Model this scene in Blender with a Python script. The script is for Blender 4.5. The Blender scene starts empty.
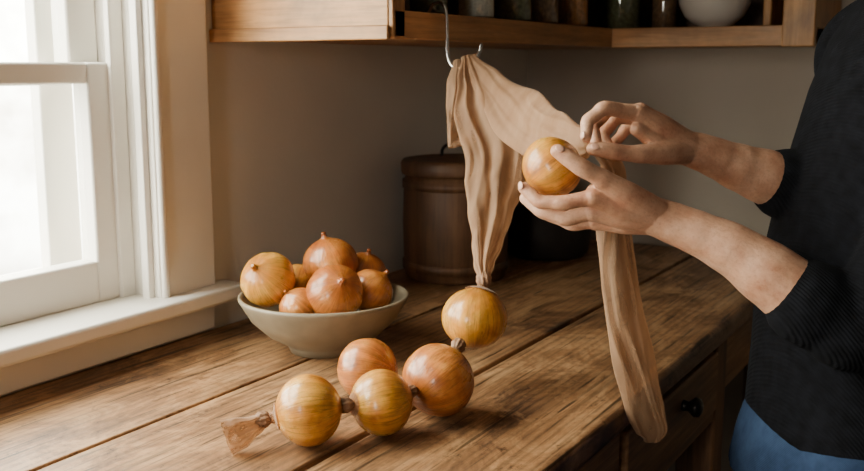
import bpy, bmesh, math, random
from mathutils import Vector, Matrix, noise, Quaternion
random.seed(7)
scn=bpy.context.scene
COL=scn.collection
# ------------------------------------------------------------------ frames
YAW=math.radians(30.9)
CY,SY=math.cos(YAW),math.sin(YAW)
def B(r,f,z):
    """work frame turned 30.9 deg to the room (the way the person faces)"""
    return Vector((r*CY-f*SY, r*SY+f*CY, z))
# ------------------------------------------------------------------ helpers
def add_obj(name,verts,faces,mat=None,parent=None,smooth=True):
    me=bpy.data.meshes.new(name)
    me.from_pydata([tuple(v) for v in verts],[],faces)
    me.update()
    ob=bpy.data.objects.new(name,me)
    COL.objects.link(ob)
    if smooth:
        for p in me.polygons: p.use_smooth=True
    if mat: me.materials.append(mat)
    if parent: ob.parent=parent
    return ob
def empty(name,loc=(0,0,0)):
    e=bpy.data.objects.new(name,None); COL.objects.link(e)
    e.empty_display_size=.05
    return e
def fixn(ob):
    bm=bmesh.new(); bm.from_mesh(ob.data)
    bmesh.ops.recalc_face_normals(bm,faces=bm.faces[:]); bm.to_mesh(ob.data); bm.free()
def box(name,lo,hi,mat,parent=None,bevel=0.0,seg=2):
    x0,y0,z0=lo; x1,y1,z1=hi
    c=Vector(((x0+x1)/2,(y0+y1)/2,(z0+z1)/2))
    v=[Vector(p)-c for p in [(x0,y0,z0),(x1,y0,z0),(x1,y1,z0),(x0,y1,z0),(x0,y0,z1),(x1,y0,z1),(x1,y1,z1),(x0,y1,z1)]]
    f=[(0,3,2,1),(4,5,6,7),(0,1,5,4),(1,2,6,5),(2,3,7,6),(3,0,4,7)]
    ob=add_obj(name,v,f,mat,parent,smooth=False)
    ob.location=c
    if bevel>0:
        m=ob.modifiers.new('bev','BEVEL'); m.width=bevel; m.segments=seg; m.limit_method='ANGLE'
        for p in ob.data.polygons: p.use_smooth=True
        try:
            ob.data.set_sharp_from_angle(angle=math.radians(40))
        except Exception: pass
    return ob
def lathe(prof,seg=48,rmod=None):
    V=[];F=[]
    n=len(prof)
    for i,(z,r) in enumerate(prof):
        for k in range(seg):
            a=2*math.pi*k/seg
            rr=r*(rmod(a,z) if rmod else 1)
            V.append((rr*math.cos(a),rr*math.sin(a),z))
    for i in range(n-1):
        for k in range(seg):
            k2=(k+1)%seg
            F.append((i*seg+k,i*seg+k2,(i+1)*seg+k2,(i+1)*seg+k))
    return V,F
def catmull(pts,rad,sub=6):
    P=[Vector(p) for p in pts]
    n=len(P); out=[];ro=[]
    for i in range(n-1):
        p0=P[i-1] if i>0 else P[i]*2-P[i+1]
        p1=P[i];p2=P[i+1]
        p3=P[i+2] if i+2<n else P[i+1]*2-P[i]
        for s in range(sub):
            t=s/sub
            q=0.5*((2*p1)+(p2-p0)*t+(2*p0-5*p1+4*p2-p3)*t*t+(3*p1-p0-3*p2+p3)*t**3)
            out.append(q)
            ts=t*t*(3-2*t)
            if isinstance(rad[i],(tuple,list)):
                ro.append(tuple(rad[i][j]*(1-ts)+rad[i+1][j]*ts for j in range(len(rad[i]))))
            else: ro.append(rad[i]*(1-ts)+rad[i+1]*ts)
    out.append(P[-1]); ro.append(rad[-1])
    return out,ro
def tube(V,F,pts,rad,seg=16,sub=6,cap=True):
    """append a smooth capped tapered tube to V,F"""
    P,R=catmull(pts,rad,sub)
    n=len(P)
    T=[]
    for i in range(n):
        a=P[max(i-1,0)];b=P[min(i+1,n-1)]
        T.append((b-a).normalized())
    u=T[0].orthogonal().normalized()
    rings=[]
    def ring(c,uu,t,r):
        v=t.cross(uu)
        return [c+uu*(math.cos(2*math.pi*k/seg)*r)+v*(math.sin(2*math.pi*k/seg)*r) for k in range(seg)]
    if cap:
        for a in (85,60,35,15):
            a=math.radians(a)
            rings.append(ring(P[0]-T[0]*R[0]*math.sin(a),u,T[0],R[0]*math.cos(a)))
    for i in range(n):
        if i>0:
            q=T[i-1].rotation_difference(T[i]); u=(q@u)
            u=(u-T[i]*u.dot(T[i])).normalized()
        rings.append(ring(P[i],u,T[i],R[i]))
    if cap:
        for a in (15,35,60,85):
            a=math.radians(a)
            rings.append(ring(P[-1]+T[-1]*R[-1]*math.sin(a),u,T[-1],R[-1]*math.cos(a)))
    b0=len(V)
    for rg in rings: V.extend(rg)
    m=len(rings)
    for i in range(m-1):
        for k in range(seg):
            k2=(k+1)%seg
            F.append((b0+i*seg+k,b0+i*seg+k2,b0+(i+1)*seg+k2,b0+(i+1)*seg+k))
    F.append(tuple(b0+k for k in reversed(range(seg))))
    F.append(tuple(b0+(m-1)*seg+k for k in range(seg)))
def ellipsoid(V,F,c,ax,seg=20,rings=12):
    """ax: three axis vectors scaled by radii"""
    b0=len(V); c=Vector(c)
    ax=[Vector(a) for a in ax]
    V.append(c-ax[2])
    for i in range(1,rings):
        ph=-math.pi/2+math.pi*i/rings
        for k in range(seg):
            a=2*math.pi*k/seg
            V.append(c+ax[0]*(math.cos(ph)*math.cos(a))+ax[1]*(math.cos(ph)*math.sin(a))+ax[2]*math.sin(ph))
    V.append(c+ax[2])
    for k in range(seg):
        F.append((b0,b0+1+(k+1)%seg,b0+1+k))
    for i in range(rings-2):
        for k in range(seg):
            k2=(k+1)%seg
            F.append((b0+1+i*seg+k,b0+1+i*seg+k2,b0+1+(i+1)*seg+k2,b0+1+(i+1)*seg+k))
    top=len(V)-1; l=b0+1+(rings-2)*seg
    for k in range(seg): F.append((l+k,l+(k+1)%seg,top))
def remesh(ob,vox,smooth=4,fac=0.5):
    fixn(ob)
    m=ob.modifiers.new('rm','REMESH'); m.mode='VOXEL'; m.voxel_size=vox; m.use_smooth_shade=True
    s=ob.modifiers.new('sm','SMOOTH'); s.iterations=smooth; s.factor=fac
# ------------------------------------------------------------------ materials
def newmat(name):
    m=bpy.data.materials.new(name); m.use_nodes=True
    nt=m.node_tree; b=nt.nodes['Principled BSDF']
    return m,nt,b
def N(nt,t,**kw):
    n=nt.nodes.new(t)
    for k,v in kw.items():
        if k in n.inputs: n.inputs[k].default_value=v
        else: setattr(n,k,v)
    return n
def ramp(nt,stops,interp='LINEAR'):
    n=nt.nodes.new('ShaderNodeValToRGB'); cr=n.color_ramp; cr.interpolation=interp
    while len(cr.elements)<len(stops): cr.elements.new(.5)
    for e,(p,c) in zip(cr.elements,stops):
        e.position=p; e.color=(c[0],c[1],c[2],1) if not isinstance(c,(int,float)) else (c,c,c,1)
    return n
def mixc(nt,fac,a,b,mode='MIX'):
    n=nt.nodes.new('ShaderNodeMix'); n.data_type='RGBA'; n.blend_type=mode
    L=nt.links
    for idx,v in ((0,fac),(6,a),(7,b)):
        if isinstance(v,bpy.types.NodeSocket): L.new(v,n.inputs[idx])
        elif idx==0: n.inputs[0].default_value=v
        else: n.inputs[idx].default_value=(v[0],v[1],v[2],1)
    return n.outputs[2]
def coords(nt,scale=(1,1,1),rot=(0,0,0),kind='Object',loc=(0,0,0)):
    tc=nt.nodes.new('ShaderNodeTexCoord'); mp=nt.nodes.new('ShaderNodeMapping')
    mp.inputs['Scale'].default_value=scale; mp.inputs['Rotation'].default_value=rot; mp.inputs['Location'].default_value=loc
    nt.links.new(tc.outputs[kind],mp.inputs['Vector']); return mp.outputs['Vector']
def bump(nt,b,h,strength=.3,dist=.002):
    n=nt.nodes.new('ShaderNodeBump'); n.inputs['Strength'].default_value=strength; n.inputs['Distance'].default_value=dist
    nt.links.new(h,n.inputs['Height']); nt.links.new(n.outputs['Normal'],b.inputs['Normal'])
def simple(name,col,rough=.6,metal=0,var=.12,scale=12,bmp=0.0,bscale=60,spec=.5):
    m,nt,b=newmat(name); L=nt.links
    nz=N(nt,'ShaderNodeTexNoise',Scale=scale,Detail=4.0); L.new(coords(nt),nz.inputs['Vector'])
    d=[c*(1-var) for c in col]; l=[min(1,c*(1+var)) for c in col]
    r=ramp(nt,[(.3,d),(.7,l)]); L.new(nz.outputs['Fac'],r.inputs['Fac']); L.new(r.outputs['Color'],b.inputs['Base Color'])
    b.inputs['Roughness'].default_value=rough; b.inputs['Metallic'].default_value=metal; b.inputs['Specular IOR Level'].default_value=spec
    if bmp>0:
        n2=N(nt,'ShaderNodeTexNoise',Scale=bscale,Detail=3.0); L.new(coords(nt),n2.inputs['Vector']); bump(nt,b,n2.outputs['Fac'],bmp,.002)
    return m
def wood(name,dark,mid,light,axis='y',fine=1.0,rough=(.3,.55),loc=(0,0,0),bst=.25,spec=.5,patch=(.42,.95,1.35)):
    m,nt,b=newmat(name); L=nt.links
    st={'y':(1,.06,1),'x':(.06,1,1),'z':(1,1,.06)}[axis]
    v1=coords(nt,tuple(40*fine*s for s in st),loc=loc)
    n1=N(nt,'ShaderNodeTexNoise',Scale=1.0,Detail=6.0,Roughness=.6,Distortion=.6); L.new(v1,n1.inputs['Vector'])
    v2=coords(nt,tuple(170*fine*s for s in st),loc=loc)
    n2=N(nt,'ShaderNodeTexNoise',Scale=1.0,Detail=3.0,Roughness=.7); L.new(v2,n2.inputs['Vector'])
    v3=coords(nt,(5,2.2,5) if axis=='y' else (3,3,3),loc=loc)
    n3=N(nt,'ShaderNodeTexNoise',Scale=1.0,Detail=5.0,Roughness=.65,Distortion=.4); L.new(v3,n3.inputs['Vector'])
    r1=ramp(nt,[(.28,dark),(.5,mid),(.74,light)]); L.new(n1.outputs['Fac'],r1.inputs['Fac'])
    r2=ramp(nt,[(.32,.45),(.55,1.0)]); L.new(n2.outputs['Fac'],r2.inputs['Fac'])
    c=mixc(nt,.55,r1.outputs['Color'],r2.outputs['Color'],'MULTIPLY')
    r3=ramp(nt,[(.33,patch[0]),(.52,patch[1]),(.7,patch[2])]); L.new(n3.outputs['Fac'],r3.inputs['Fac'])
    c=mixc(nt,.85,c,r3.outputs['Color'],'MULTIPLY')
    L.new(c,b.inputs['Base Color']); b.inputs['Specular IOR Level'].default_value=spec
    rr=ramp(nt,[(.3,rough[0]),(.7,rough[1])]); L.new(n3.outputs['Fac'],rr.inputs['Fac']); L.new(rr.outputs['Color'],b.inputs['Roughness'])
    bump(nt,b,n2.outputs['Fac'],bst,.001)
    return m
def rustic(name,dark,mid,light,rough=(.34,.58)):
    """old varnished plank: blotchy tone, cathedral grain, pores, stains, knife scratches (grain along y)"""
    m,nt,b=newmat(name); L=nt.links
    def noise_(scale,det=4.,rg=.6,dist=0.,rot=(0,0,0),loc=(0,0,0)):
        n=N(nt,'ShaderNodeTexNoise',Scale=1.0,Detail=det,Roughness=rg,Distortion=dist); L.new(coords(nt,scale,rot,loc=loc),n.inputs['Vector']); return n.outputs['Fac']
    blot=noise_((9,4.5,9),7.,.72,1.0)
    c=ramp(nt,[(.34,dark),(.50,mid),(.64,light)]); L.new(blot,c.inputs['Fac']); c=c.outputs['Color']
    wv=N(nt,'ShaderNodeTexWave',Scale=1.0,Distortion=7.0,Detail=2.0); wv.bands_direction='X'
    wv.inputs['Detail Scale'].default_value=.35; wv.inputs['Detail Roughness'].default_value=.5
    L.new(coords(nt,(22,.9,22)),wv.inputs['Vector'])
    r=ramp(nt,[(.0,.52),(.22,.95),(1.,1.10)]); L.new(wv.outputs['Fac'],r.inputs['Fac']); c=mixc(nt,.65,c,r.outputs['Color'],'MULTIPLY')
    po=noise_((420,9,420),2.,.5); r=ramp(nt,[(.36,.45),(.46,1.0)]); L.new(po,r.inputs['Fac']); c=mixc(nt,.6,c,r.outputs['Color'],'MULTIPLY')
    sk=noise_((80,1.4,80),3.,.55); r=ramp(nt,[(.34,.62),(.55,1.04)]); L.new(sk,r.inputs['Fac']); c=mixc(nt,.7,c,r.outputs['Color'],'MULTIPLY')
    stn=noise_((30,22,30),7.,.85); r=ramp(nt,[(.36,(.16,.11,.08)),(.42,(1,1,1))]); L.new(stn,r.inputs['Fac']); c=mixc(nt,.85,c,r.outputs['Color'],'MULTIPLY')
    pl=noise_((12,7,12),6.,.78,.5,loc=(3,5,0)); r=ramp(nt,[(.53,0.),(.68,.6)]); L.new(pl,r.inputs['Fac']); c=mixc(nt,r.outputs['Color'],c,tuple(min(1,x*1.35) for x in light))
    for k,(rz,sc) in enumerate(((.5,7),(-.9,9),(1.4,6),(.12,4),(-.25,5),(.9,8))):
        w_=noise_((100,sc*.6,1),1.,.5,rot=(0,0,rz),loc=(k*3.1,k*1.7,0)); r=ramp(nt,[(.265,.12),(.295,1.0)]); L.new(w_,r.inputs['Fac']); c=mixc(nt,.8,c,r.outputs['Color'],'MULTIPLY')
    L.new(c,b.inputs['Base Color'])
    rr=ramp(nt,[(.3,rough[1]),(.7,rough[0])]); L.new(blot,rr.inputs['Fac']); L.new(rr.outputs['Color'],b.inputs['Roughness'])
    bump(nt,b,sk,.45,.0015)
    return m
M_table=rustic('table_wood',(.095,.043,.018),(.255,.128,.054),(.40,.232,.112),(.36,.58))
M_tabled=wood('table_apron_wood',(.12,.052,.021),(.30,.15,.065),(.46,.26,.12),'y',1.0,(.45,.65))
M_leg=wood('table_leg_wood',(.07,.03,.012),(.18,.08,.033),(.28,.14,.06),'z',1.0,(.45,.65))
M_cab=wood('cabinet_wood',(.30,.13,.042),(.50,.245,.088),(.62,.345,.15),'x',.8,(.4,.55))
M_cabz=wood('cabinet_wood_upright',(.28,.12,.038),(.46,.23,.08),(.58,.32,.135),'z',.8,(.4,.55))
M_caby=wood('cabinet_wood_long',(.26,.11,.036),(.42,.205,.074),(.54,.295,.125),'y',.8,(.4,.55))
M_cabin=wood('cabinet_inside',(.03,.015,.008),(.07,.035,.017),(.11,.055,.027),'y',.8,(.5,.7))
M_crock=wood('barrel_wood',(.05,.020,.009),(.13,.058,.025),(.20,.10,.045),'z',.6,(.5,.65))
M_floor=wood('floor_wood',(.02,.010,.006),(.055,.028,.014),(.08,.04,.02),'y',.5,(.4,.6))
M_white=simple('white_paint',(.86,.83,.77),.42,var=.04,scale=6,bmp=.12,bscale=25)
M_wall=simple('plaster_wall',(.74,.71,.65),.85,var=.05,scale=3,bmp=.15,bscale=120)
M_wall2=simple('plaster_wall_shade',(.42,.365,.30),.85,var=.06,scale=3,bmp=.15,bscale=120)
M_wall3=simple('dark_wall_low_bounce',(.13,.11,.09),.85,var=.06,scale=3)  # unseen walls darkened in colour to cut bounced light
M_ceil=simple('ceiling_paint',(.38,.35,.31),.9,var=.03)
M_dark=simple('cast_iron',(.022,.018,.016),.6,var=.3,scale=20,bmp=.2,spec=.3)
M_knob=simple('iron_knob',(.02,.018,.017),.35,.6,var=.3)
M_steel=simple('steel_wire',(.80,.80,.81),.2,1.0,var=.05)
M_bowl=simple('stoneware',(.25,.205,.14),.45,var=.14,scale=30,bmp=.08,bscale=40)
M_bowlw=simple('white_ceramic',(.66,.63,.57),.25,var=.04)
M_spice=simple('dried_spice',(.20,.105,.05),.8,var=.5,scale=120)
M_herb=simple('dried_herbs',(.13,.13,.065),.8,var=.5,scale=120)
M_lentil=simple('orange_lentils',(.48,.20,.06),.8,var=.4,scale=160)
M_rice=simple('white_grain',(.72,.68,.60),.7,var=.2,scale=200)
M_lid=simple('jar_lid',(.05,.04,.035),.4,.5)
def pane(name='window_glass',refl=.06):
    m=bpy.data.materials.new(name); m.use_nodes=True; nt=m.node_tree
    for n in list(nt.nodes): nt.nodes.remove(n)
    o=nt.nodes.new('ShaderNodeOutputMaterial'); t=nt.nodes.new('ShaderNodeBsdfTransparent'); g=nt.nodes.new('ShaderNodeBsdfGlossy')
    g.inputs['Roughness'].default_value=.04; mx=nt.nodes.new('ShaderNodeMixShader'); mx.inputs[0].default_value=refl
    t.inputs['Color'].default_value=(.93,.96,.94,1)
    nt.links.new(t.outputs[0],mx.inputs[1]); nt.links.new(g.outputs[0],mx.inputs[2]); nt.links.new(mx.outputs[0],o.inputs[0]); return m
M_pane=pane(); M_jar=pane('jar_glass',.14)
# onion skins
def onion_mat(name,dark,mid,light,rough=.30):
    m,nt,b=newmat(name); L=nt.links
    tc=nt.nodes.new('ShaderNodeTexCoord'); oi=nt.nodes.new('ShaderNodeObjectInfo')
    sep=nt.nodes.new('ShaderNodeSeparateXYZ'); L.new(tc.outputs['Object'],sep.inputs[0])
    cx=nt.nodes.new('ShaderNodeCombineXYZ'); L.new(sep.outputs[0],cx.inputs[0]); L.new(sep.outputs[1],cx.inputs[1])
    nv=N(nt,'ShaderNodeVectorMath',operation='NORMALIZE'); L.new(cx.outputs[0],nv.inputs[0])
    zz=N(nt,'ShaderNodeMath',operation='MULTIPLY'); L.new(sep.outputs[2],zz.inputs[0]); zz.inputs[1].default_value=2.5
    cz=nt.nodes.new('ShaderNodeCombineXYZ'); L.new(zz.outputs[0],cz.inputs[2])
    av=N(nt,'ShaderNodeVectorMath',operation='ADD'); L.new(nv.outputs[0],av.inputs[0]); L.new(cz.outputs[0],av.inputs[1])
    w=N(nt,'ShaderNodeMath',operation='MULTIPLY'); L.new(oi.outputs['Random'],w.inputs[0]); w.inputs[1].default_value=37.0
    def nz(sc,det,rg=.5,vec=None):
        n=nt.nodes.new('ShaderNodeTexNoise'); n.noise_dimensions='4D'; n.inputs['Scale'].default_value=sc; n.inputs['Detail'].default_value=det; n.inputs['Roughness'].default_value=rg
        L.new(vec or av.outputs[0],n.inputs['Vector']); L.new(w.outputs[0],n.inputs['W']); return n.outputs['Fac']
    a=nz(24.0,5,.65,tc.outputs['Object']); r1=ramp(nt,[(.34,dark),(.5,mid),(.66,light)]); L.new(a,r1.inputs['Fac'])
    f=nz(24,2,.5); r2=ramp(nt,[(.34,.55),(.43,1.0),(.8,1.05)]); L.new(f,r2.inputs['Fac'])
    c=mixc(nt,.6,r1.outputs['Color'],r2.outputs['Color'],'MULTIPLY')
    vv=nz(6.5,1.5); r5=ramp(nt,[(.455,1.0),(.485,.55),(.515,1.0)]); L.new(vv,r5.inputs['Fac'])
    c=mixc(nt,.8,c,r5.outputs['Color'],'MULTIPLY')
    g=nz(5,3); r4=ramp(nt,[(.35,.66),(.6,1.08)]); L.new(g,r4.inputs['Fac'])
    c=mixc(nt,.75,c,r4.outputs['Color'],'MULTIPLY')
    ab=N(nt,'ShaderNodeMath',operation='ABSOLUTE'); L.new(sep.outputs[2],ab.inputs[0])
    rp=ramp(nt,[(.026,(1,1,1)),(.046,(.50,.34,.22))]); L.new(ab.outputs[0],rp.inputs['Fac'])
    c=mixc(nt,.8,c,rp.outputs['Color'],'MULTIPLY')
    L.new(c,b.inputs['Base Color'])
    rr=ramp(nt,[(.35,rough+.12),(.6,rough-.05)]); L.new(a,rr.inputs['Fac']); L.new(rr.outputs['Color'],b.inputs['Roughness'])
    b.inputs['Subsurface Weight'].default_value=.06; b.inputs['Subsurface Radius'].default_value=(.01,.005,.002); b.inputs['Subsurface Scale'].default_value=.3
    b.inputs['Coat Weight'].default_value=.4; b.inputs['Coat Roughness'].default_value=.14
    bump(nt,b,r5.outputs['Color'],.35,.0012)
    return m
M_on_gold=onion_mat('onion_skin_gold',(.45,.145,.014),(.64,.28,.035),(.78,.43,.085))
M_on_cop=onion_mat('onion_skin_copper',(.34,.085,.015),(.52,.17,.032),(.66,.29,.075))
M_root=simple('onion_root',(.30,.20,.11),.9,var=.4,scale=200)
# nylon
def nylon(name='nylon_tan',sheer=.34):
    m,nt,b=newmat(name); L=nt.links
    b.inputs['Roughness'].default_value=.6; b.inputs['Specular IOR Level'].default_value=.3
    b.inputs['Sheen Weight'].default_value=.2; b.inputs['Sheen Roughness'].default_value=.4
    n=N(nt,'ShaderNodeTexNoise',Scale=1.0,Detail=5.0); L.new(coords(nt,(34,34,10)),n.inputs['Vector'])
    r=ramp(nt,[(.3,(.33,.19,.105)),(.7,(.48,.305,.185))]); L.new(n.outputs['Fac'],r.inputs['Fac']); L.new(r.outputs['Color'],b.inputs['Base Color'])
    n2=N(nt,'ShaderNodeTexNoise',Scale=1.0,Detail=4.0); L.new(coords(nt,(70,70,12)),n2.inputs['Vector'])
    bump(nt,b,n2.outputs['Fac'],.4,.004)
    tr=nt.nodes.new('ShaderNodeBsdfTranslucent'); L.new(r.outputs['Color'],tr.inputs['Color'])
    tp=nt.nodes.new('ShaderNodeBsdfTransparent'); tp.inputs['Color'].default_value=(.95,.80,.64,1)
    lw=nt.nodes.new('ShaderNodeLayerWeight'); lw.inputs['Blend'].default_value=.35
    rr=ramp(nt,[(0,sheer*1.6),(.7,sheer*.25)]); L.new(lw.outputs['Facing'],rr.inputs['Fac'])
    m1=nt.nodes.new('ShaderNodeMixShader'); m1.inputs[0].default_value=.26
    m2=nt.nodes.new('ShaderNodeMixShader'); L.new(rr.outputs['Color'],m2.inputs[0])
    o=nt.nodes['Material Output']
    L.new(b.outputs[0],m1.inputs[1]); L.new(tr.outputs[0],m1.inputs[2]); L.new(m1.outputs[0],m2.inputs[1]); L.new(tp.outputs[0],m2.inputs[2]); L.new(m2.outputs[0],o.inputs['Surface'])
    return m
M_nylon=nylon()
M_sheer=nylon('nylon_stretched',.42)
M_knot=simple('nylon_knot',(.26,.14,.075),.65,var=.3,scale=90,bmp=.5,bscale=200)
# skin
def skinmat():
    m,nt,b=newmat('skin'); L=nt.links
    n=N(nt,'ShaderNodeTexNoise',Scale=26.0,Detail=7.0,Roughness=.65); L.new(coords(nt),n.inputs['Vector'])
    r=ramp(nt,[(.33,(.42,.185,.105)),(.50,(.555,.30,.185)),(.68,(.65,.385,.255))]); L.new(n.outputs['Fac'],r.inputs['Fac'])
    n3=N(nt,'ShaderNodeTexNoise',Scale=260.0,Detail=3.0,Roughness=.6); L.new(coords(nt),n3.inputs['Vector'])
    r3=ramp(nt,[(.33,.78),(.48,1.0)]); L.new(n3.outputs['Fac'],r3.inputs['Fac'])
    c=mixc(nt,.7,r.outputs['Color'],r3.outputs['Color'],'MULTIPLY')
    L.new(c,b.inputs['Base Color'])
    b.inputs['Roughness'].default_value=.46
    b.inputs['Subsurface Weight'].default_value=.08; b.inputs['Subsurface Radius'].default_value=(.012,.004,.002); b.inputs['Subsurface Scale'].default_value=.3
    n2=N(nt,'ShaderNodeTexNoise',Scale=130.0,Detail=6.0,Roughness=.7); L.new(coords(nt),n2.inputs['Vector'])
    bump(nt,b,n2.outputs['Fac'],.6,.002)
    return m
M_skin=skinmat()
M_nail=simple('fingernail',(.63,.36,.26),.3,var=.06)
M_lip=simple('lips',(.45,.17,.13),.4)
M_eye=simple('eye_white',(.7,.68,.64),.2); M_iris=simple('iris',(.05,.03,.02),.2)
M_hair=simple('hair_brown',(.06,.032,.018),.5,var=.5,scale=90,bmp=.5,bscale=150)
def knit():
    m,nt,b=newmat('black_knit'); L=nt.links
    n=N(nt,'ShaderNodeTexNoise',Scale=60.0,Detail=3.0); L.new(coords(nt),n.inputs['Vector'])
    r=ramp(nt,[(.3,(.0022,.0024,.0032)),(.7,(.006,.0065,.009))]); L.new(n.outputs['Fac'],r.inputs['Fac']); L.new(r.outputs['Color'],b.inputs['Base Color'])
    b.inputs['Roughness'].default_value=1.0; b.inputs['Specular IOR Level'].default_value=.12
    w=N(nt,'ShaderNodeTexWave',Scale=90.0,Distortion=1.0); w.wave_type='BANDS'; w.bands_direction='DIAGONAL'; L.new(coords(nt),w.inputs['Vector'])
    bump(nt,b,w.outputs['Fac'],.35,.002)
    return m
M_knit=knit()
def denim():
    m,nt,b=newmat('denim'); L=nt.links
    n=N(nt,'ShaderNodeTexNoise',Scale=14.0,Detail=6.0,Roughness=.7); L.new(coords(nt),n.inputs['Vector'])
    r=ramp(nt,[(.3,(.010,.022,.055)),(.7,(.032,.060,.125))]); L.new(n.outputs['Fac'],r.inputs['Fac']); L.new(r.outputs['Color'],b.inputs['Base Color'])
    b.inputs['Roughness'].default_value=.9; b.inputs['Specular IOR Level'].default_value=.2
    w=N(nt,'ShaderNodeTexWave',Scale=220.0,Distortion=.5); w.bands_direction='DIAGONAL'; L.new(coords(nt),w.inputs['Vector']); bump(nt,b,w.outputs['Fac'],.3,.001)
    return m
M_denim=denim()
M_shoe=simple('shoe_leather',(.05,.03,.02),.4)

# ------------------------------------------------------------------ room shell
WX=-1.21; BY=2.53; TH=.80
W1=(-.25,1.135,.88,2.05)      # window_1 opening y0,y1,z0,z1
wl=empty('wall_left')
wx0=WX-.13
box('wall_below_window',(wx0,-2.2,0),(WX,BY+.1,W1[2]),M_wall,wl)
box('wall_above_window',(wx0,-2.2,W1[3]),(WX,BY+.1,2.5),M_wall,wl)
box('wall_right_of_window',(wx0,W1[1],W1[2]),(WX,BY+.1,W1[3]),M_wall,wl)
box('wall_left_of_window',(wx0,-2.2,W1[2]),(WX,W1[0],W1[3]),M_wall,wl)
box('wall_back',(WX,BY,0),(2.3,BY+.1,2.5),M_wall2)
box('wall_right',(2.3,-2.2,0),(2.4,BY+.1,2.5),M_wall3)
wf=empty('wall_front')
W2=(-.55,-.05,1.05,2.0)  # added opening behind the camera, lets in fill light
box('wall_below',(WX,-2.3,0),(2.3,-2.2,W2[2]),M_wall3,wf)
box('wall_above',(WX,-2.3,W2[3]),(2.3,-2.2,2.5),M_wall3,wf)
box('wall_l',(WX,-2.3,W2[2]),(W2[0],-2.2,W2[3]),M_wall3,wf)
box('wall_r',(W2[1],-2.3,W2[2]),(2.3,-2.2,W2[3]),M_wall3,wf)
box('floor',(wx0,-2.3,-.05),(2.4,BY+.1,0),M_floor)
box('ceiling',(wx0,-2.3,2.5),(2.4,BY+.1,2.55),M_ceil)
# ------------------------------------------------------------------ window_1
w1=empty('window_1')
y0,y1,z0,z1=W1
box('casing_right',(WX,y1,z0),(WX+.018,y1+.128,z1+.12),M_white,w1,.003)
box('casing_right_bead',(WX+.014,y1+.002,z0),(WX+.026,y1+.014,z1+.02),M_white,w1,.004)
box('casing_left',(WX,y0-.12,z0),(WX+.018,y0,z1+.12),M_white,w1,.003)
box('casing_head',(WX,y0,z1),(WX+.018,y1,z1+.12),M_white,w1,.003)
for k,(xa,xb,t) in enumerate(((WX-.13,WX-.052,.010),(WX-.052,WX-.040,.028),(WX-.012,WX+.004,.012))):
    box('jamb_r_%d'%k,(xa,y1-t,z0),(xb,y1,z1),M_white,w1,.002)
    box('jamb_l_%d'%k,(xa,y0,z0),(xb,y0+t,z1),M_white,w1,.002)
box('jamb_head',(WX-.13,y0,z1-.02),(WX,y1,z1),M_white,w1,.002)
sx0,sx1=WX-.085,WX-.048
zr=1.245
ym=y0+.56
box('lower_sash_stile_r',(sx0,y1-.068,z0),(sx1,y1-.010,zr+.015),M_white,w1,.004)
box('lower_sash_stile_l',(sx0,y0+.010,z0),(sx1,y0+.068,zr+.015),M_white,w1,.004)
box('lower_sash_bottom_rail',(sx0,y0+.068,z0),(sx1,y1-.068,z0+.068),M_white,w1,.004)
box('lower_sash_meeting_rail',(sx0,y0+.068,zr-.018),(sx1,y1-.068,zr+.015),M_white,w1,.004)
box('lower_muntin',(sx0+.006,ym-.011,z0+.06),(sx1-.006,ym+.011,zr-.01),M_white,w1,.003)
box('lower_glass',(sx0+.015,y0+.06,z0+.06),(sx0+.018,y1-.06,zr),M_pane,w1)
ux0,ux1=WX-.125,WX-.088
box('upper_sash_stile_r',(ux0,y1-.068,zr-.01),(ux1,y1-.010,z1-.02),M_white,w1,.004)
box('upper_sash_stile_l',(ux0,y0+.010,zr-.01),(ux1,y0+.068,z1-.02),M_white,w1,.004)
box('upper_sash_top_rail',(ux0,y0+.068,z1-.08),(ux1,y1-.068,z1-.02),M_white,w1,.004)
box('upper_sash_meeting_rail',(ux0,y0+.068,zr-.02),(ux1,y1-.068,zr+.015),M_white,w1,.004)
box('upper_muntin',(ux0+.006,ym-.011,zr),(ux1-.006,ym+.011,z1-.05),M_white,w1,.003)
box('upper_glass',(ux0+.015,y0+.06,zr),(ux0+.018,y1-.06,z1-.07),M_pane,w1)
box('storm_stile_r',(WX-.165,y1-.085,z0),(WX-.14,y1-.02,z1),M_white,w1,.003)
box('storm_bottom',(WX-.165,y0,z0),(WX-.14,y1-.085,z0+.05),M_white,w1,.003)
box('sill_board',(WX-.05,y0-.16,.857),(WX+.062,y1+.165,.882),M_white,w1,.006,3)
box('sill_outer',(WX-.17,y0,.845),(WX-.05,y1,.880),M_white,w1,.003)
box('sill_apron',(WX,y0-.12,.803),(WX+.016,y1+.125,.857),M_white,w1,.003)
w2=empty('added_fill_window')  # unseen window added behind the camera for soft fill
a0,a1,b0,b1=W2
for nm,lo,hi in (('frame_l',(a0,-2.28,b0),(a0+.03,-2.22,b1)),('frame_r',(a1-.03,-2.28,b0),(a1,-2.22,b1)),('frame_t',(a0+.03,-2.28,b1-.03),(a1-.03,-2.22,b1)),('frame_b',(a0+.03,-2.28,b0),(a1-.03,-2.22,b0+.03))):
    box(nm,lo,hi,M_white,w2,.003)

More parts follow.
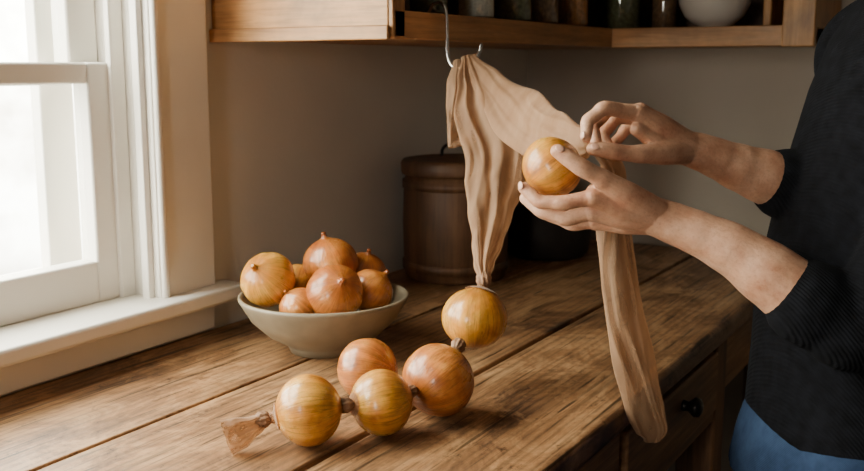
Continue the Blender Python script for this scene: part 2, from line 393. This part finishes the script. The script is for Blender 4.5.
# ------------------------------------------------------------------ table
tb=empty('wooden_table')
TX0,TX1=WX+.004,-.44; TY0,TY1=.22,2.46; TT=.040
gaps=[TX0,-.945,-.687,TX1]
for i in range(3):
    box('plank_%d'%(i+1),(gaps[i]+.0030,TY0,TH-TT),(gaps[i+1]-.0030,TY1,TH),M_table,tb,.003 if i<2 else .009,4)
for i,ob in enumerate(tb.children):
    off_=ob.location.copy(); off_.y+=i*3.7
    for v in ob.data.vertices: v.co+=off_
    ob.location=(0,-i*3.7,0)
ZA=TH-TT-.001
box('apron_front_a',(TX1-.050,TY0+.05,.625),(TX1-.026,1.30,ZA),M_tabled,tb,.002)
box('apron_front_rail_top',(TX1-.050,1.30,.740),(TX1-.026,2.40,ZA),M_tabled,tb,.002)
box('apron_front_rail_bot',(TX1-.050,1.30,.600),(TX1-.026,1.86,.622),M_tabled,tb,.002)
box('apron_front_b',(TX1-.050,1.87,.64),(TX1-.028,2.40,.740),M_tabled,tb,.002)
box('drawer_front',(TX1-.046,1.312,.626),(TX1-.018,1.792,.737),M_tabled,tb,.004)
box('drawer_box',(TX0+.2,1.33,.63),(TX1-.05,1.78,.72),M_tabled,tb)
box('apron_near',(TX0+.06,TY0+.05,.64),(TX1-.06,TY0+.074,ZA),M_tabled,tb)
box('apron_far',(TX0+.06,TY1-.074,.64),(TX1-.06,TY1-.05,ZA),M_tabled,tb)
box('apron_wall',(TX0+.03,TY0+.05,.64),(TX0+.054,TY1-.05,ZA),M_tabled,tb)
for i,(lx,ly) in enumerate(((TX1-.10,TY0+.04),(TX1-.095,1.80),(TX1-.10,TY1-.12),(TX0+.02,TY0+.04),(TX0+.02,1.80),(TX0+.02,TY1-.12))):
    box('leg_%d'%(i+1),(lx,ly,0),(lx+.072,ly+.072,ZA),M_leg,tb,.006)
pr=[(0,.0),(0,.010),(.006,.009),(.012,.008),(.016,.012),(.022,.0165),(.030,.0155),(.034,.009),(.0355,0)]
V,F=lathe(pr,24); kn=add_obj('drawer_knob',[(z,x,y) for x,y,z in V],F,M_knob,tb); kn.location=(TX1-.020,1.575,.700); fixn(kn)

# ------------------------------------------------------------------ cabinet shelves
cb=empty('wall_cabinet')
CZ0,CZ1=1.2975,1.3345; CX=-.852
box('end_panel',(WX,1.294,CZ0),(CX,1.322,2.2),M_cab,cb,.002)
box('end_panel_foot',(WX,1.286,CZ0-.004),(CX+.004,1.2945,CZ0+.018),M_cab,cb,.002)
box('bottom_board_left',(WX,1.322,CZ0),(CX,2.53,CZ1),M_caby,cb,.002)
box('bottom_board_back',(CX,2.223,CZ0),(-.405,2.53,CZ1),M_cab,cb,.002)
box('front_edge_left',(CX-.004,1.300,CZ0-.002),(CX+.008,2.223,CZ1+.004),M_caby,cb,.002)
box('front_edge_back',(CX,2.213,CZ0-.002),(-.405,2.226,CZ1+.004),M_cab,cb,.002)
box('end_stile',(-.468,2.206,CZ0-.004),(-.402,2.232,2.2),M_cabz,cb,.003)
box('end_panel_back',(-.43,2.232,CZ0),(-.405,2.53,2.2),M_cabz,cb,.002)
box('corner_stile',(CX-.012,1.296,CZ0),(CX+.008,1.330,2.2),M_cabz,cb,.002)
box('upper_shelf_left',(WX,1.322,1.68),(CX,2.53,1.70),M_caby,cb)
box('upper_shelf_back',(CX,2.24,1.68),(-.43,2.53,1.70),M_cab,cb)
box('top_board_left',(WX,1.294,2.2),(CX,2.53,2.225),M_caby,cb)
box('top_board_back',(CX,2.223,2.2),(-.405,2.53,2.225),M_cab,cb)
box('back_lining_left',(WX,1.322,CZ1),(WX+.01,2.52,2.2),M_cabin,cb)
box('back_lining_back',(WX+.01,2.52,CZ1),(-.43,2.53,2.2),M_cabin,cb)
def jar(x,y,r,h,fill,name='storage_jar'):
    e=empty(name); e.location=(x,y,CZ1+.001)
    V,F=lathe([(0,0),(0,r*.9),(.006,r),(h*.75,r),(h*.85,r*.82),(h*.9,r*.78)],36)
    a=add_obj('glass',V,F,M_jar,e); fixn(a)
    V,F=lathe([(.007,0),(.007,r*.93),(h*.62,r*.94),(h*.64,r*.5),(h*.64,0)],36); a=add_obj('contents',V,F,fill,e); fixn(a)
    V,F=lathe([(h*.88,0),(h*.88,r*.84),(h*.99,r*.84),(h,r*.8),(h,0)],36); a=add_obj('lid',V,F,M_lid,e); fixn(a)
jar(-.890,1.475,.033,.15,M_herb)
jar(-.885,1.635,.034,.16,M_rice)
jar(-.893,1.80,.038,.17,M_herb)
jar(-.895,1.93,.040,.15,M_spice)
jar(-.895,2.09,.040,.18,M_lentil)
jar(-.87,2.34,.045,.17,M_herb)
jar(-.775,2.37,.030,.14,M_spice)
jar(-1.06,1.72,.05,.2,M_rice)
pb=[(0,0),(0,.030),(.008,.032),(.012,.045),(.03,.066),(.055,.078),(.078,.082),(.080,.080),(.056,.074),(.03,.060),(.014,.035),(.012,0)]
V,F=lathe(pb,48); o=add_obj('white_bowl',V,F,M_bowlw); o.location=(-.645,2.33,CZ1+.001); fixn(o)
o=box('cutting_board',(-.53,2.30,CZ1+.001),(-.512,2.49,CZ1+.28),M_cabz,None,.004)

# ------------------------------------------------------------------ barrel canister, pot
cr=empty('wooden_barrel_canister'); cr.location=(-1.062,1.875,TH+.001)
R=.112
V,F=lathe([(0,0),(0,R*.95),(.006,R*.98),(.05,R*1.01),(.12,R*1.03),(.19,R*1.01),(.222,R*.98),(.225,R*.9),(.225,0)],56); a=add_obj('body',V,F,M_crock,cr); fixn(a)
for i,zz in enumerate((.02,.195)):
    V,F=lathe([(zz,R*1.0),(zz,R*1.035),(zz+.018,R*1.035),(zz+.018,R*1.0)],56); a=add_obj('band_%d'%i,V,F,M_crock,cr); fixn(a)
V,F=lathe([(.225,0),(.225,R*1.04),(.231,R*1.06),(.250,R*1.06),(.256,R*1.02),(.258,R*.9),(.256,R*.85),(.262,0)],56); a=add_obj('lid',V,F,M_crock,cr); fixn(a)
V=[];F=[]; tube(V,F,[(-.035,0,.255),(-.033,0,.275),(-.018,0,.286),(.018,0,.286),(.033,0,.275),(.035,0,.255)],[.0035]*6,10); add_obj('wire_handle',V,F,M_knob,cr)
pt=empty('iron_pot'); pt.location=(-.99,2.20,TH+.001)
V,F=lathe([(0,0),(0,.085),(.01,.098),(.06,.106),(.11,.104),(.125,.108),(.132,.106),(.135,.10),(.150,.075),(.160,.03),(.162,0)],48); a=add_obj('pot_body',V,F,M_dark,pt); fixn(a)
V,F=lathe([(.158,0),(.158,.012),(.168,.010),(.174,.018),(.184,.016),(.187,0)],24); a=add_obj('lid_knob',V,F,M_dark,pt); fixn(a)
for s in(-1,1):
    V=[];F=[]; tube(V,F,[(s*.10,-.03,.10),(s*.125,-.026,.105),(s*.132,0,.105),(s*.125,.026,.105),(s*.10,.03,.10)],[.006]*5,10); add_obj('side_handle',V,F,M_dark,pt)

# ------------------------------------------------------------------ onions
def onion(loc,R,axis=(0,0,1),spin=0.0,mat=None,neck=True,seed=0,name='onion',squash=.93):
    prof=[(-.93,0.0),(-.945,.05),(-.93,.12)]
    for k in range(0,25):
        ph=math.radians(-80+k*(152/24.0))
        prof.append((math.sin(ph)*squash,math.cos(ph)))
    if neck: prof+=[(.915,.235),(.95,.155),(.99,.105),(1.05,.08),(1.11,.075),(1.16,.085),(1.18,.05),(1.17,0)]
    else: prof+=[(.92,.22),(.95,.12),(.955,0)]
    prof=[(z*R,r*R) for z,r in prof]
    ph=seed*1.7
    def rm(a,z):
        return 1+.010*math.sin(5*a+ph)+.006*math.sin(11*a+2*ph)+.014*math.sin(2*a+ph*3)+(.12*math.sin(7*a+ph) if z>R*.96 else 0)
    V,F=lathe(prof,64,rm)
    o=add_obj(name,V,F,mat or M_on_gold); fixn(o)
    q=Vector((0,0,1)).rotation_difference(Vector(axis).normalized())
    o.rotation_mode='QUATERNION'; o.rotation_quaternion=q@Quaternion((0,0,1),spin); o.location=loc
    V=[];F=[]
    for i in range(14):
        a=random.uniform(0,6.28); rr=random.uniform(.02,.09)*R
        tube(V,F,[(rr*math.cos(a),rr*math.sin(a),-.93*R),(rr*1.6*math.cos(a),rr*1.6*math.sin(a),-.99*R)],[.0007,.0004],5,2)
    add_obj('root_hairs',V,F,M_root,o)
    return o
bw=[((-.257,1.535,.924),.0435,(-.35,-.75,.6),M_on_gold),
    ((-.166,1.600,.937),.045,(-.2,-.05,1),M_on_cop),
    ((-.150,1.505,.910),.0445,(.35,-.8,.6),M_on_cop),
    ((-.205,1.502,.888),.031,(-.5,-.3,.7),M_on_cop),
    ((-.098,1.558,.900),.037,(.6,.1,.7),M_on_cop),
    ((-.115,1.640,.910),.040,(.25,-.2,1),M_on_cop),
    ((-.218,1.605,.900),.036,(.2,.5,.8),M_on_gold),
    ((-.165,1.590,.855),.038,(.5,.5,.4),M_on_cop)]
for i,(p,R,ax,mt) in enumerate(bw):
    onion(B(*p),R,B(*ax),i*1.1,mt,True,i+1)
o1=(-.149,1.155,.8445);o2=(-.063,1.190,.8430);o3=(-.088,1.319,.845);o4=(.008,1.255,.8505);o5=(.061,1.380,.9015);oh=(.156,1.297,1.125)
onion(B(*o1),.0430,B(1,.15,.1),.3,M_on_gold,False,21)
onion(B(*o2),.0415,B(1,.25,.15),1.3,M_on_gold,False,22)
onion(B(*o3),.0435,B(.9,-.5,.15),2.3,M_on_cop,False,23)
onion(B(*o4),.0490,B(.7,.5,.45),3.3,M_on_cop,False,24)
onion(B(*o5),.0465,B(.08,.05,1),4.3,M_on_gold,False,25)
onion(B(*oh),.0405,B(.75,.1,.55),5.3,M_on_gold,False,26)

# ------------------------------------------------------------------ bowl
V,F=lathe([(0,0),(0,.056),(.010,.060),(.014,.064),(.030,.092),(.055,.118),(.078,.131),(.086,.136),(.091,.1365),(.092,.133),(.085,.129),(.055,.112),(.030,.086),(.016,.055),(.014,0)],72)
bo=add_obj('ceramic_bowl',V,F,M_bowl); bo.location=B(-.174,1.572,TH+.001); fixn(bo)

# ------------------------------------------------------------------ nylon stocking
st=empty('nylon_stocking')
def drape(name,rows,seed=0,pleats=5,seg=120,sub=8,amp=.16,wob=.2,mat=None):
    """rows: (r,f,z, half width, half depth) flattened tube with soft irregular lengthwise folds"""
    pts=[B(*r[:3]) for r in rows]; rad=[(r[3],r[4]) for r in rows]
    P,Rr=catmull(pts,rad,sub); n=len(P)
    V=[];F=[]
    fdir=B(0,1,0)
    run=0.
    for i in range(n):
        if i>0: run+=(P[i]-P[i-1]).length
        t=(P[min(i+1,n-1)]-P[max(i-1,0)]).normalized()
        side=t.cross(fdir).normalized(); dep=side.cross(t).normalized()
        w,d=Rr[i]; s=i/(n-1)
        for k in range(seg):
            a=2*math.pi*k/seg
            ca,sa=math.cos(a),math.sin(a)
            u=math.copysign(abs(ca)**.85,ca); v=math.copysign(abs(sa)**.85,sa)
            x=ca*pleats*.36+ .7*noise.noise(Vector((run*9,ca*1.1,seed)))
            side_s=1.7 if sa>0 else -1.7
            f1=1-2.0*abs(noise.noise(Vector((x+seed*3,run*3.2,side_s))))
            f2=1-2.2*abs(noise.noise(Vector((x*2.3+seed*5,run*6.5,side_s*2))))
            fold=(f1-.45)*.9+(f2-.45)*.3
            nz=noise.noise(Vector((ca*1.8+seed,sa*1.2,s*6)))
            dd=d*(1+amp*4*fold)+w*wob*nz
            ww=w*(1+.14*noise.noise(Vector((run*14,ca*2,seed+3))))
            V.append(P[i]+side*(u*ww)+dep*(v*dd+ w*.10*math.sin(s*5+ca*2.5+seed)))
    for i in range(n-1):
        for k in range(seg):
            k2=(k+1)%seg
            F.append((i*seg+k,i*seg+k2,(i+1)*seg+k2,(i+1)*seg+k))
    o=add_obj(name,V,F,mat or M_nylon,st); fixn(o); return o
drape('leg_with_onions',[(.058,1.6235,1.270,.012,.006),(.068,1.609,1.232,.030,.012),(.0835,1.5808,1.186,.049,.018),(.0985,1.5516,1.1335,.053,.020),(.0965,1.5226,1.0822,.046,.020),(.0885,1.4901,1.0406,.034,.018),(.0818,1.453,1.0012,.024,.015),(.0758,1.423,.9741,.015,.011),(.0746,1.4045,.958,.009,.008),(.0740,1.4000,.952,.006,.006)],1.0,5,amp=.15)
drape('panty_to_hand',[(.062,1.622,1.266,.010,.005),(.090,1.590,1.226,.026,.009),(.128,1.505,1.182,.042,.010),(.168,1.410,1.156,.040,.010),(.200,1.350,1.150,.022,.008),(.216,1.338,1.148,.010,.006),(.236,1.342,1.132,.013,.008),(.246,1.354,1.109,.018,.010),(.246,1.352,1.068,.022,.011),(.248,1.340,1.021,.024,.012),(.258,1.328,.954,.026,.011),(.267,1.319,.900,.027,.010),(.277,1.310,.847,.028,.010),(.288,1.300,.800,.028,.009),(.299,1.298,.768,.023,.009),(.300,1.297,.752,.012,.007),(.300,1.297,.749,.003,.003)],2.3,3.5,sub=9,amp=.15,wob=.15)
drape('waistband_flap',[(.046,1.628,1.262,.012,.007),(.046,1.612,1.225,.021,.009),(.048,1.600,1.185,.026,.009),(.052,1.592,1.150,.028,.009),(.055,1.586,1.132,.029,.008)],4.1,3,amp=.12)
def knot(c,r,ax):
    pr=[(-1.0,.45),(-.8,.62),(-.55,.85),(-.2,1.0),(.0,.9),(.2,1.0),(.55,.85),(.8,.62),(1.0,.45)]
    V,F=lathe([(z*r*1.05,q*r) for z,q in pr],40,lambda a,z:1+.10*math.sin(9*a+z*200))
    o=add_obj('knot',V,F,M_knot,st); q=Vector((0,0,1)).rotation_difference(B(*ax).normalized())
    o.rotation_mode='QUATERNION'; o.rotation_quaternion=q; o.location=B(*c)
def gather(oc,R,to,start=66):
    """sheer pleated nylon gathered over the onion shoulder towards the knot"""
    oc=Vector(oc);to=Vector(to); d=(to-oc); dl=d.length; dn=B(*d).normalized()
    prof=[]
    for k in range(8):
        ph=math.radians(start+k*(80-start)/7); prof.append((R*1.01*math.sin(ph)*.97,R*1.01*math.cos(ph)))
    z1,r1=prof[-1]
    for k in range(1,7):
        t=k/6; prof.append((z1+(dl-z1)*t, r1+(.0045-r1)*(1-(1-t)**1.6)))
    V,F=lathe(prof,80,lambda a,z:1+.05*math.sin(15*a)*min(1,max(0,(z-R*.88)/(R*.1))))
    o=add_obj('gathered_nylon',V,F,M_sheer,st); o.rotation_mode='QUATERNION'
    o.rotation_quaternion=Vector((0,0,1)).rotation_difference(dn); o.location=B(*oc)
def off(p,q,t): return tuple(p[i]+(q[i]-p[i])*t for i in range(3))
kt=(-.203,1.146,.836)
k12=off(o1,o2,.50); k12=(k12[0],k12[1]-.008,k12[2]+.004)
k24=(-.026,1.216,.848)
k45=(.036,1.322,.878)
k5t=(.0745,1.402,.953)
knot(kt,.010,(1,.2,0)); knot(k12,.010,(.9,.3,0)); knot(k24,.008,(.8,.6,0)); knot(k45,.010,(.5,.8,.3)); knot(k5t,.011,(.05,.1,1))
gather(o1,.0430,kt); gather(o5,.0465,k5t,60); gather(o4,.0490,k45,70); gather(o2,.0415,k12,70)
drape('toe_tail',[(-.198,1.147,.836,.006,.006),(-.212,1.141,.831,.012,.008),(-.230,1.130,.825,.020,.010),(-.243,1.124,.821,.023,.009)],7.0,5,seg=64,amp=.18)

# ------------------------------------------------------------------ hook
V=[];F=[]
hp=[(-.0085,1.690,1.3385),(-.004,1.676,1.3440),(.0016,1.6699,1.3531),(.0146,1.6599,1.3551),(.0225,1.6475,1.3398),(.0242,1.6413,1.3034),(.0258,1.6357,1.27),(.0353,1.6276,1.2525),(.056,1.6231,1.2545),(.0736,1.6258,1.2715),(.0784,1.6284,1.2873)]
tube(V,F,[B(*p) for p in hp],[.0029]*len(hp),12,8); add_obj('s_hook',V,F,M_steel)

# ------------------------------------------------------------------ person
pe=empty('person')
V=[];F=[]
def T(pts,rad,seg=18,sub=6): tube(V,F,[B(*p) for p in pts],rad,seg,sub)
def finger(pts,rad):
    """four joints; slightly waisted phalanges between rounder knuckles"""
    P=[];R=[]
    for i in range(3):
        P.append(pts[i]);R.append(rad[i])
        P.append(off(pts[i],pts[i+1],.5)); R.append((rad[i]+rad[i+1])/2*(.93 if i<2 else 1.0))
    P.append(pts[3]);R.append(rad[3])
    T(P,R,18,4)
# near (left) hand
Lw=(.300,1.276,1.060)
Li=[(.202,1.250,1.091),(.166,1.252,1.084),(.137,1.261,1.084),(.118,1.273,1.100)]
Lm=[(.206,1.271,1.070),(.173,1.276,1.060),(.143,1.284,1.068),(.122,1.295,1.084)]
Lr=[(.215,1.297,1.054),(.186,1.305,1.049),(.155,1.313,1.060),(.132,1.321,1.079)]
Lp=[(.229,1.321,1.056),(.207,1.336,1.058),(.181,1.343,1.073),(.162,1.342,1.091)]
finger(Li,[.0110,.0100,.0091,.0078]);finger(Lm,[.0113,.0104,.0093,.0080]);finger(Lr,[.0110,.0100,.0090,.0076]);finger(Lp,[.0100,.0088,.0080,.0068])
for q,ra in ((Li[0],.0128),(Lm[0],.0132),(Lr[0],.0130),(Lp[0],.0122)):
    T([Lw,off(Lw,q,.5),q],[.0225,.0195,ra])
T([(.292,1.270,1.068),(.254,1.254,1.089),(.216,1.243,1.113),(.201,1.2395,1.122),(.186,1.237,1.130),(.171,1.239,1.140),(.156,1.2430,1.150)],[.018,.0182,.0132,.0112,.0116,.0106,.0090])
T([(.245,1.260,1.088),(.205,1.254,1.097)],[.015,.011])
T([(.268,1.275,1.068),(.290,1.275,1.062),(.315,1.272,1.053),(.345,1.265,1.041),(.385,1.255,1.022),(.430,1.243,.992),(.475,1.232,.960),(.535,1.218,.930)],[.0215,.0255,.0272,.0292,.0340,.0412,.0450,.0460],24)
# far (right) hand
Rw=(.3575,1.3753,1.1404)
Ri=[(.2703,1.3335,1.1929),(.2245,1.312,1.2000),(.2020,1.3033,1.1840),(.1995,1.2990,1.1636)]
Rm=[(.2804,1.3566,1.1930),(.2370,1.3458,1.1970),(.2140,1.3331,1.1753),(.2160,1.3200,1.1552)]
Rr=[(.2932,1.3776,1.1841),(.2520,1.3716,1.1845),(.2310,1.3574,1.1622),(.2390,1.3412,1.1425)]
Rp=[(.3054,1.3938,1.1722),(.2707,1.3944,1.1686),(.2510,1.3811,1.1473),(.2561,1.3653,1.1311)]
finger(Ri,[.0110,.0100,.0089,.0076]);finger(Rm,[.0111,.0101,.0090,.0077]);finger(Rr,[.0107,.0097,.0087,.0075]);finger(Rp,[.0098,.0087,.0077,.0067])
for q,ra in ((Ri[0],.0125),(Rm[0],.0130),(Rr[0],.0125),(Rp[0],.0118)):
    T([Rw,off(Rw,q,.5),q],[.0215,.0185,ra])
T([(.345,1.368,1.140),(.318,1.343,1.140),(.278,1.3176,1.1400),(.257,1.309,1.1415),(.2357,1.3018,1.1445),(.221,1.297,1.1470),(.208,1.2945,1.1484)],[.019,.0172,.0128,.0108,.0112,.0100,.0086])
T([(.310,1.350,1.150),(.272,1.332,1.172)],[.016,.010])
T([(.330,1.367,1.148),(.350,1.375,1.143),(.374,1.381,1.136),(.400,1.388,1.126),(.4312,1.396,1.1135),(.470,1.405,1.100),(.5041,1.4119,1.0876),(.590,1.428,1.064)],[.0205,.0242,.0262,.0287,.0335,.0390,.0430,.0440],24)
arms=add_obj('arms_and_hands',V,F,M_skin,pe); remesh(arms,.0013,3,.5)
def nail(c,n,d,w=.0047,l=.0056):
    n=B(*n).normalized(); d=B(*d); d=(d-n*d.dot(n)).normalized(); s=n.cross(d)
    V=[];F=[]; ellipsoid(V,F,B(*c)-n*.0005,(d*l,s*w,n*.0013),16,8); add_obj('fingernail',V,F,M_nail,pe)
nail((.1580,1.2350,1.1545),(.05,-.75,.62),(-.85,.2,.5),.0054,.0062)
nail((.1125,1.2675,1.104),(-.75,-.55,.1),(-.2,.2,.9))
nail((.2100,1.2870,1.1525),(.05,-.75,.6),(-.9,-.1,.1),.0050,.0060)
nail((.1937,1.2940,1.1665),(-.85,-.5,.2),(0,-.1,-1))
# sweater
V=[];F=[]
def rings(V,F,rows,seg=48,pw=.85):
    b0=len(V)
    for (z,rc,fc,hr,hf) in rows:
        for k in range(seg):
            a=2*math.pi*k/seg; ca,sa=math.cos(a),math.sin(a)
            V.append(B(rc+hr*math.copysign(abs(ca)**pw,ca),fc+hf*math.copysign(abs(sa)**pw,sa),z))
    m=len(rows)
    for i in range(m-1):
        for k in range(seg):
            k2=(k+1)%seg; F.append((b0+i*seg+k,b0+i*seg+k2,b0+(i+1)*seg+k2,b0+(i+1)*seg+k))
    F.append(tuple(b0+k for k in reversed(range(seg)))); F.append(tuple(b0+(m-1)*seg+k for k in range(seg)))
rings(V,F,[(.740,.584,1.375,.116,.168),(.755,.586,1.375,.120,.175),(.80,.586,1.375,.118,.172),(.84,.588,1.375,.118,.170),(.90,.591,1.375,.120,.170),(.98,.598,1.375,.118,.165),(1.06,.612,1.375,.118,.166),(1.14,.632,1.375,.118,.172),(1.22,.650,1.375,.114,.178),(1.29,.664,1.375,.102,.175),(1.335,.672,1.375,.085,.14),(1.365,.676,1.375,.066,.085),(1.385,.676,1.375,.058,.062),(1.40,.674,1.375,.054,.056)])
T([(.480,1.230,.957),(.500,1.226,.948),(.540,1.217,.935),(.588,1.213,1.02),(.608,1.213,1.16),(.632,1.225,1.275),(.657,1.29,1.31)],[.051,.0555,.060,.060,.063,.068,.06],24)
T([(.475,1.231,.959),(.485,1.229,.955)],[.0555,.0565],24)
T([(.508,1.412,1.087),(.54,1.419,1.078),(.595,1.428,1.065),(.615,1.455,1.13),(.632,1.50,1.22),(.645,1.525,1.275),(.655,1.46,1.31)],[.048,.052,.056,.056,.060,.066,.06],24)
T([(.503,1.411,1.0885),(.513,1.4135,1.085)],[.0515,.0525],24)
sw=add_obj('sweater',V,F,M_knit,pe); remesh(sw,.004,6,.5)
# jeans
V=[];F=[]
rings(V,F,[(.66,.578,1.375,.135,.176),(.72,.582,1.375,.128,.170),(.80,.586,1.375,.108,.155),(.86,.588,1.375,.103,.150)])
for s in (-1,1):
    T([(.578,1.375+s*.085,.72),(.570,1.375+s*.088,.60),(.570,1.375+s*.092,.46),(.580,1.375+s*.094,.28),(.590,1.375+s*.095,.10)],[.100,.090,.066,.058,.050],24)
je=add_obj('jeans',V,F,M_denim,pe); remesh(je,.006,6,.5)
# shoes
V=[];F=[]
for s in (-1,1):
    T([(.615,1.375+s*.095,.042),(.585,1.375+s*.096,.050),(.515,1.375+s*.100,.036),(.445,1.375+s*.105,.028)],[.038,.046,.036,.026],20)
    T([(.590,1.375+s*.095,.05),(.590,1.375+s*.095,.11)],[.042,.040],20)
sh=add_obj('shoes',V,F,M_shoe,pe); remesh(sh,.005,4,.5)
# head and neck
V=[];F=[]
T([(.672,1.375,1.34),(.655,1.375,1.42),(.640,1.375,1.49)],[.056,.050,.052],24)
def E(c,rr,rf,rz): ellipsoid(V,F,B(*c),(B(rr,0,0),B(0,rf,0),B(0,0,rz)),28,18)
E((.640,1.375,1.575),.096,.075,.085); E((.595,1.375,1.525),.055,.060,.075); E((.572,1.375,1.468),.030,.032,.024); E((.60,1.375,1.485),.045,.050,.035)
T([(.548,1.375,1.560),(.530,1.375,1.530),(.527,1.375,1.520)],[.008,.011,.012])
for s in(-1,1):
    E((.530,1.375+s*.009,1.516),.008,.007,.006); ellipsoid(V,F,B(.638,1.375+s*.076,1.535),(B(.018,0,0),B(0,.008,0),B(0,0,.030)))
    T([(.553,1.375+s*.012,1.577),(.556,1.375+s*.045,1.578)],[.008,.007])
T([(.545,1.36,1.492),(.541,1.375,1.492),(.545,1.39,1.492)],[.007,.008,.007])
hd=add_obj('head_and_neck',V,F,M_skin,pe); remesh(hd,.003,4,.5)
for s in(-1,1):
    V=[];F=[]; E((.553,1.375+s*.029,1.556),.012,.014,.011); add_obj('eye',V,F,M_eye,pe)
    V=[];F=[]; E((.5435,1.375+s*.029,1.553),.004,.006,.006); add_obj('iris',V,F,M_iris,pe)
V=[];F=[]; E((.538,1.375,1.489),.005,.020,.004); E((.539,1.375,1.496),.005,.018,.0035); add_obj('lips',V,F,M_lip,pe)
V=[];F=[]; E((.655,1.375,1.592),.098,.086,.088); E((.675,1.375,1.54),.072,.080,.075); E((.725,1.375,1.53),.045,.045,.05)
hr=add_obj('hair',V,F,M_hair,pe); remesh(hr,.004,4,.5)

# ------------------------------------------------------------------ outdoors / light
w=bpy.data.worlds.new('overcast_daylight'); scn.world=w; w.use_nodes=True; nt=w.node_tree
bg=nt.nodes['Background']
tc=nt.nodes.new('ShaderNodeTexCoord')
n=N(nt,'ShaderNodeTexNoise',Scale=7.0,Detail=5.0,Roughness=.6); nt.links.new(tc.outputs['Generated'],n.inputs['Vector'])
r=ramp(nt,[(.35,(.34,.27,.20)),(.55,(1.0,.94,.85)),(1,(1.0,.96,.89))]); nt.links.new(n.outputs['Fac'],r.inputs['Fac'])
sp=nt.nodes.new('ShaderNodeSeparateXYZ'); nt.links.new(tc.outputs['Generated'],sp.inputs[0])
mr=nt.nodes.new('ShaderNodeMapRange'); mr.inputs['From Min'].default_value=-.35; mr.inputs['From Max'].default_value=.35; mr.inputs['To Min'].default_value=.30; mr.inputs['To Max'].default_value=1.45
nt.links.new(sp.outputs[2],mr.inputs['Value'])
c=mixc(nt,1.0,r.outputs['Color'],mr.outputs[0],'MULTIPLY')
nt.links.new(c,bg.inputs['Color']); bg.inputs['Strength'].default_value=27.0
def portal(name,loc,rot,sx,sy):
    l=bpy.data.lights.new(name,'AREA'); l.shape='RECTANGLE'; l.size=sx; l.size_y=sy
    l.cycles.is_portal=True
    o=bpy.data.objects.new(name,l); COL.objects.link(o); o.location=loc; o.rotation_euler=rot; return o
portal('window_light_portal',(WX-.18,(y0+y1)/2,(z0+z1)/2),(0,math.radians(-90),0),(z1-z0),(y1-y0))
portal('added_fill_window_portal',((a0+a1)/2,-2.31,(b0+b1)/2),(math.radians(90),0,0),a1-a0,b1-b0)  # portal for the added fill window

# ------------------------------------------------------------------ camera
cam=bpy.data.cameras.new('camera'); cam.sensor_width=36; cam.lens=41.667; cam.clip_start=.02
co=bpy.data.objects.new('camera',cam); COL.objects.link(co)
co.location=(0,0,1.255); co.rotation_euler=(math.radians(90-9.65),0,YAW)
cam.dof.use_dof=True; cam.dof.focus_distance=1.30; cam.dof.aperture_fstop=7.0
scn.camera=co
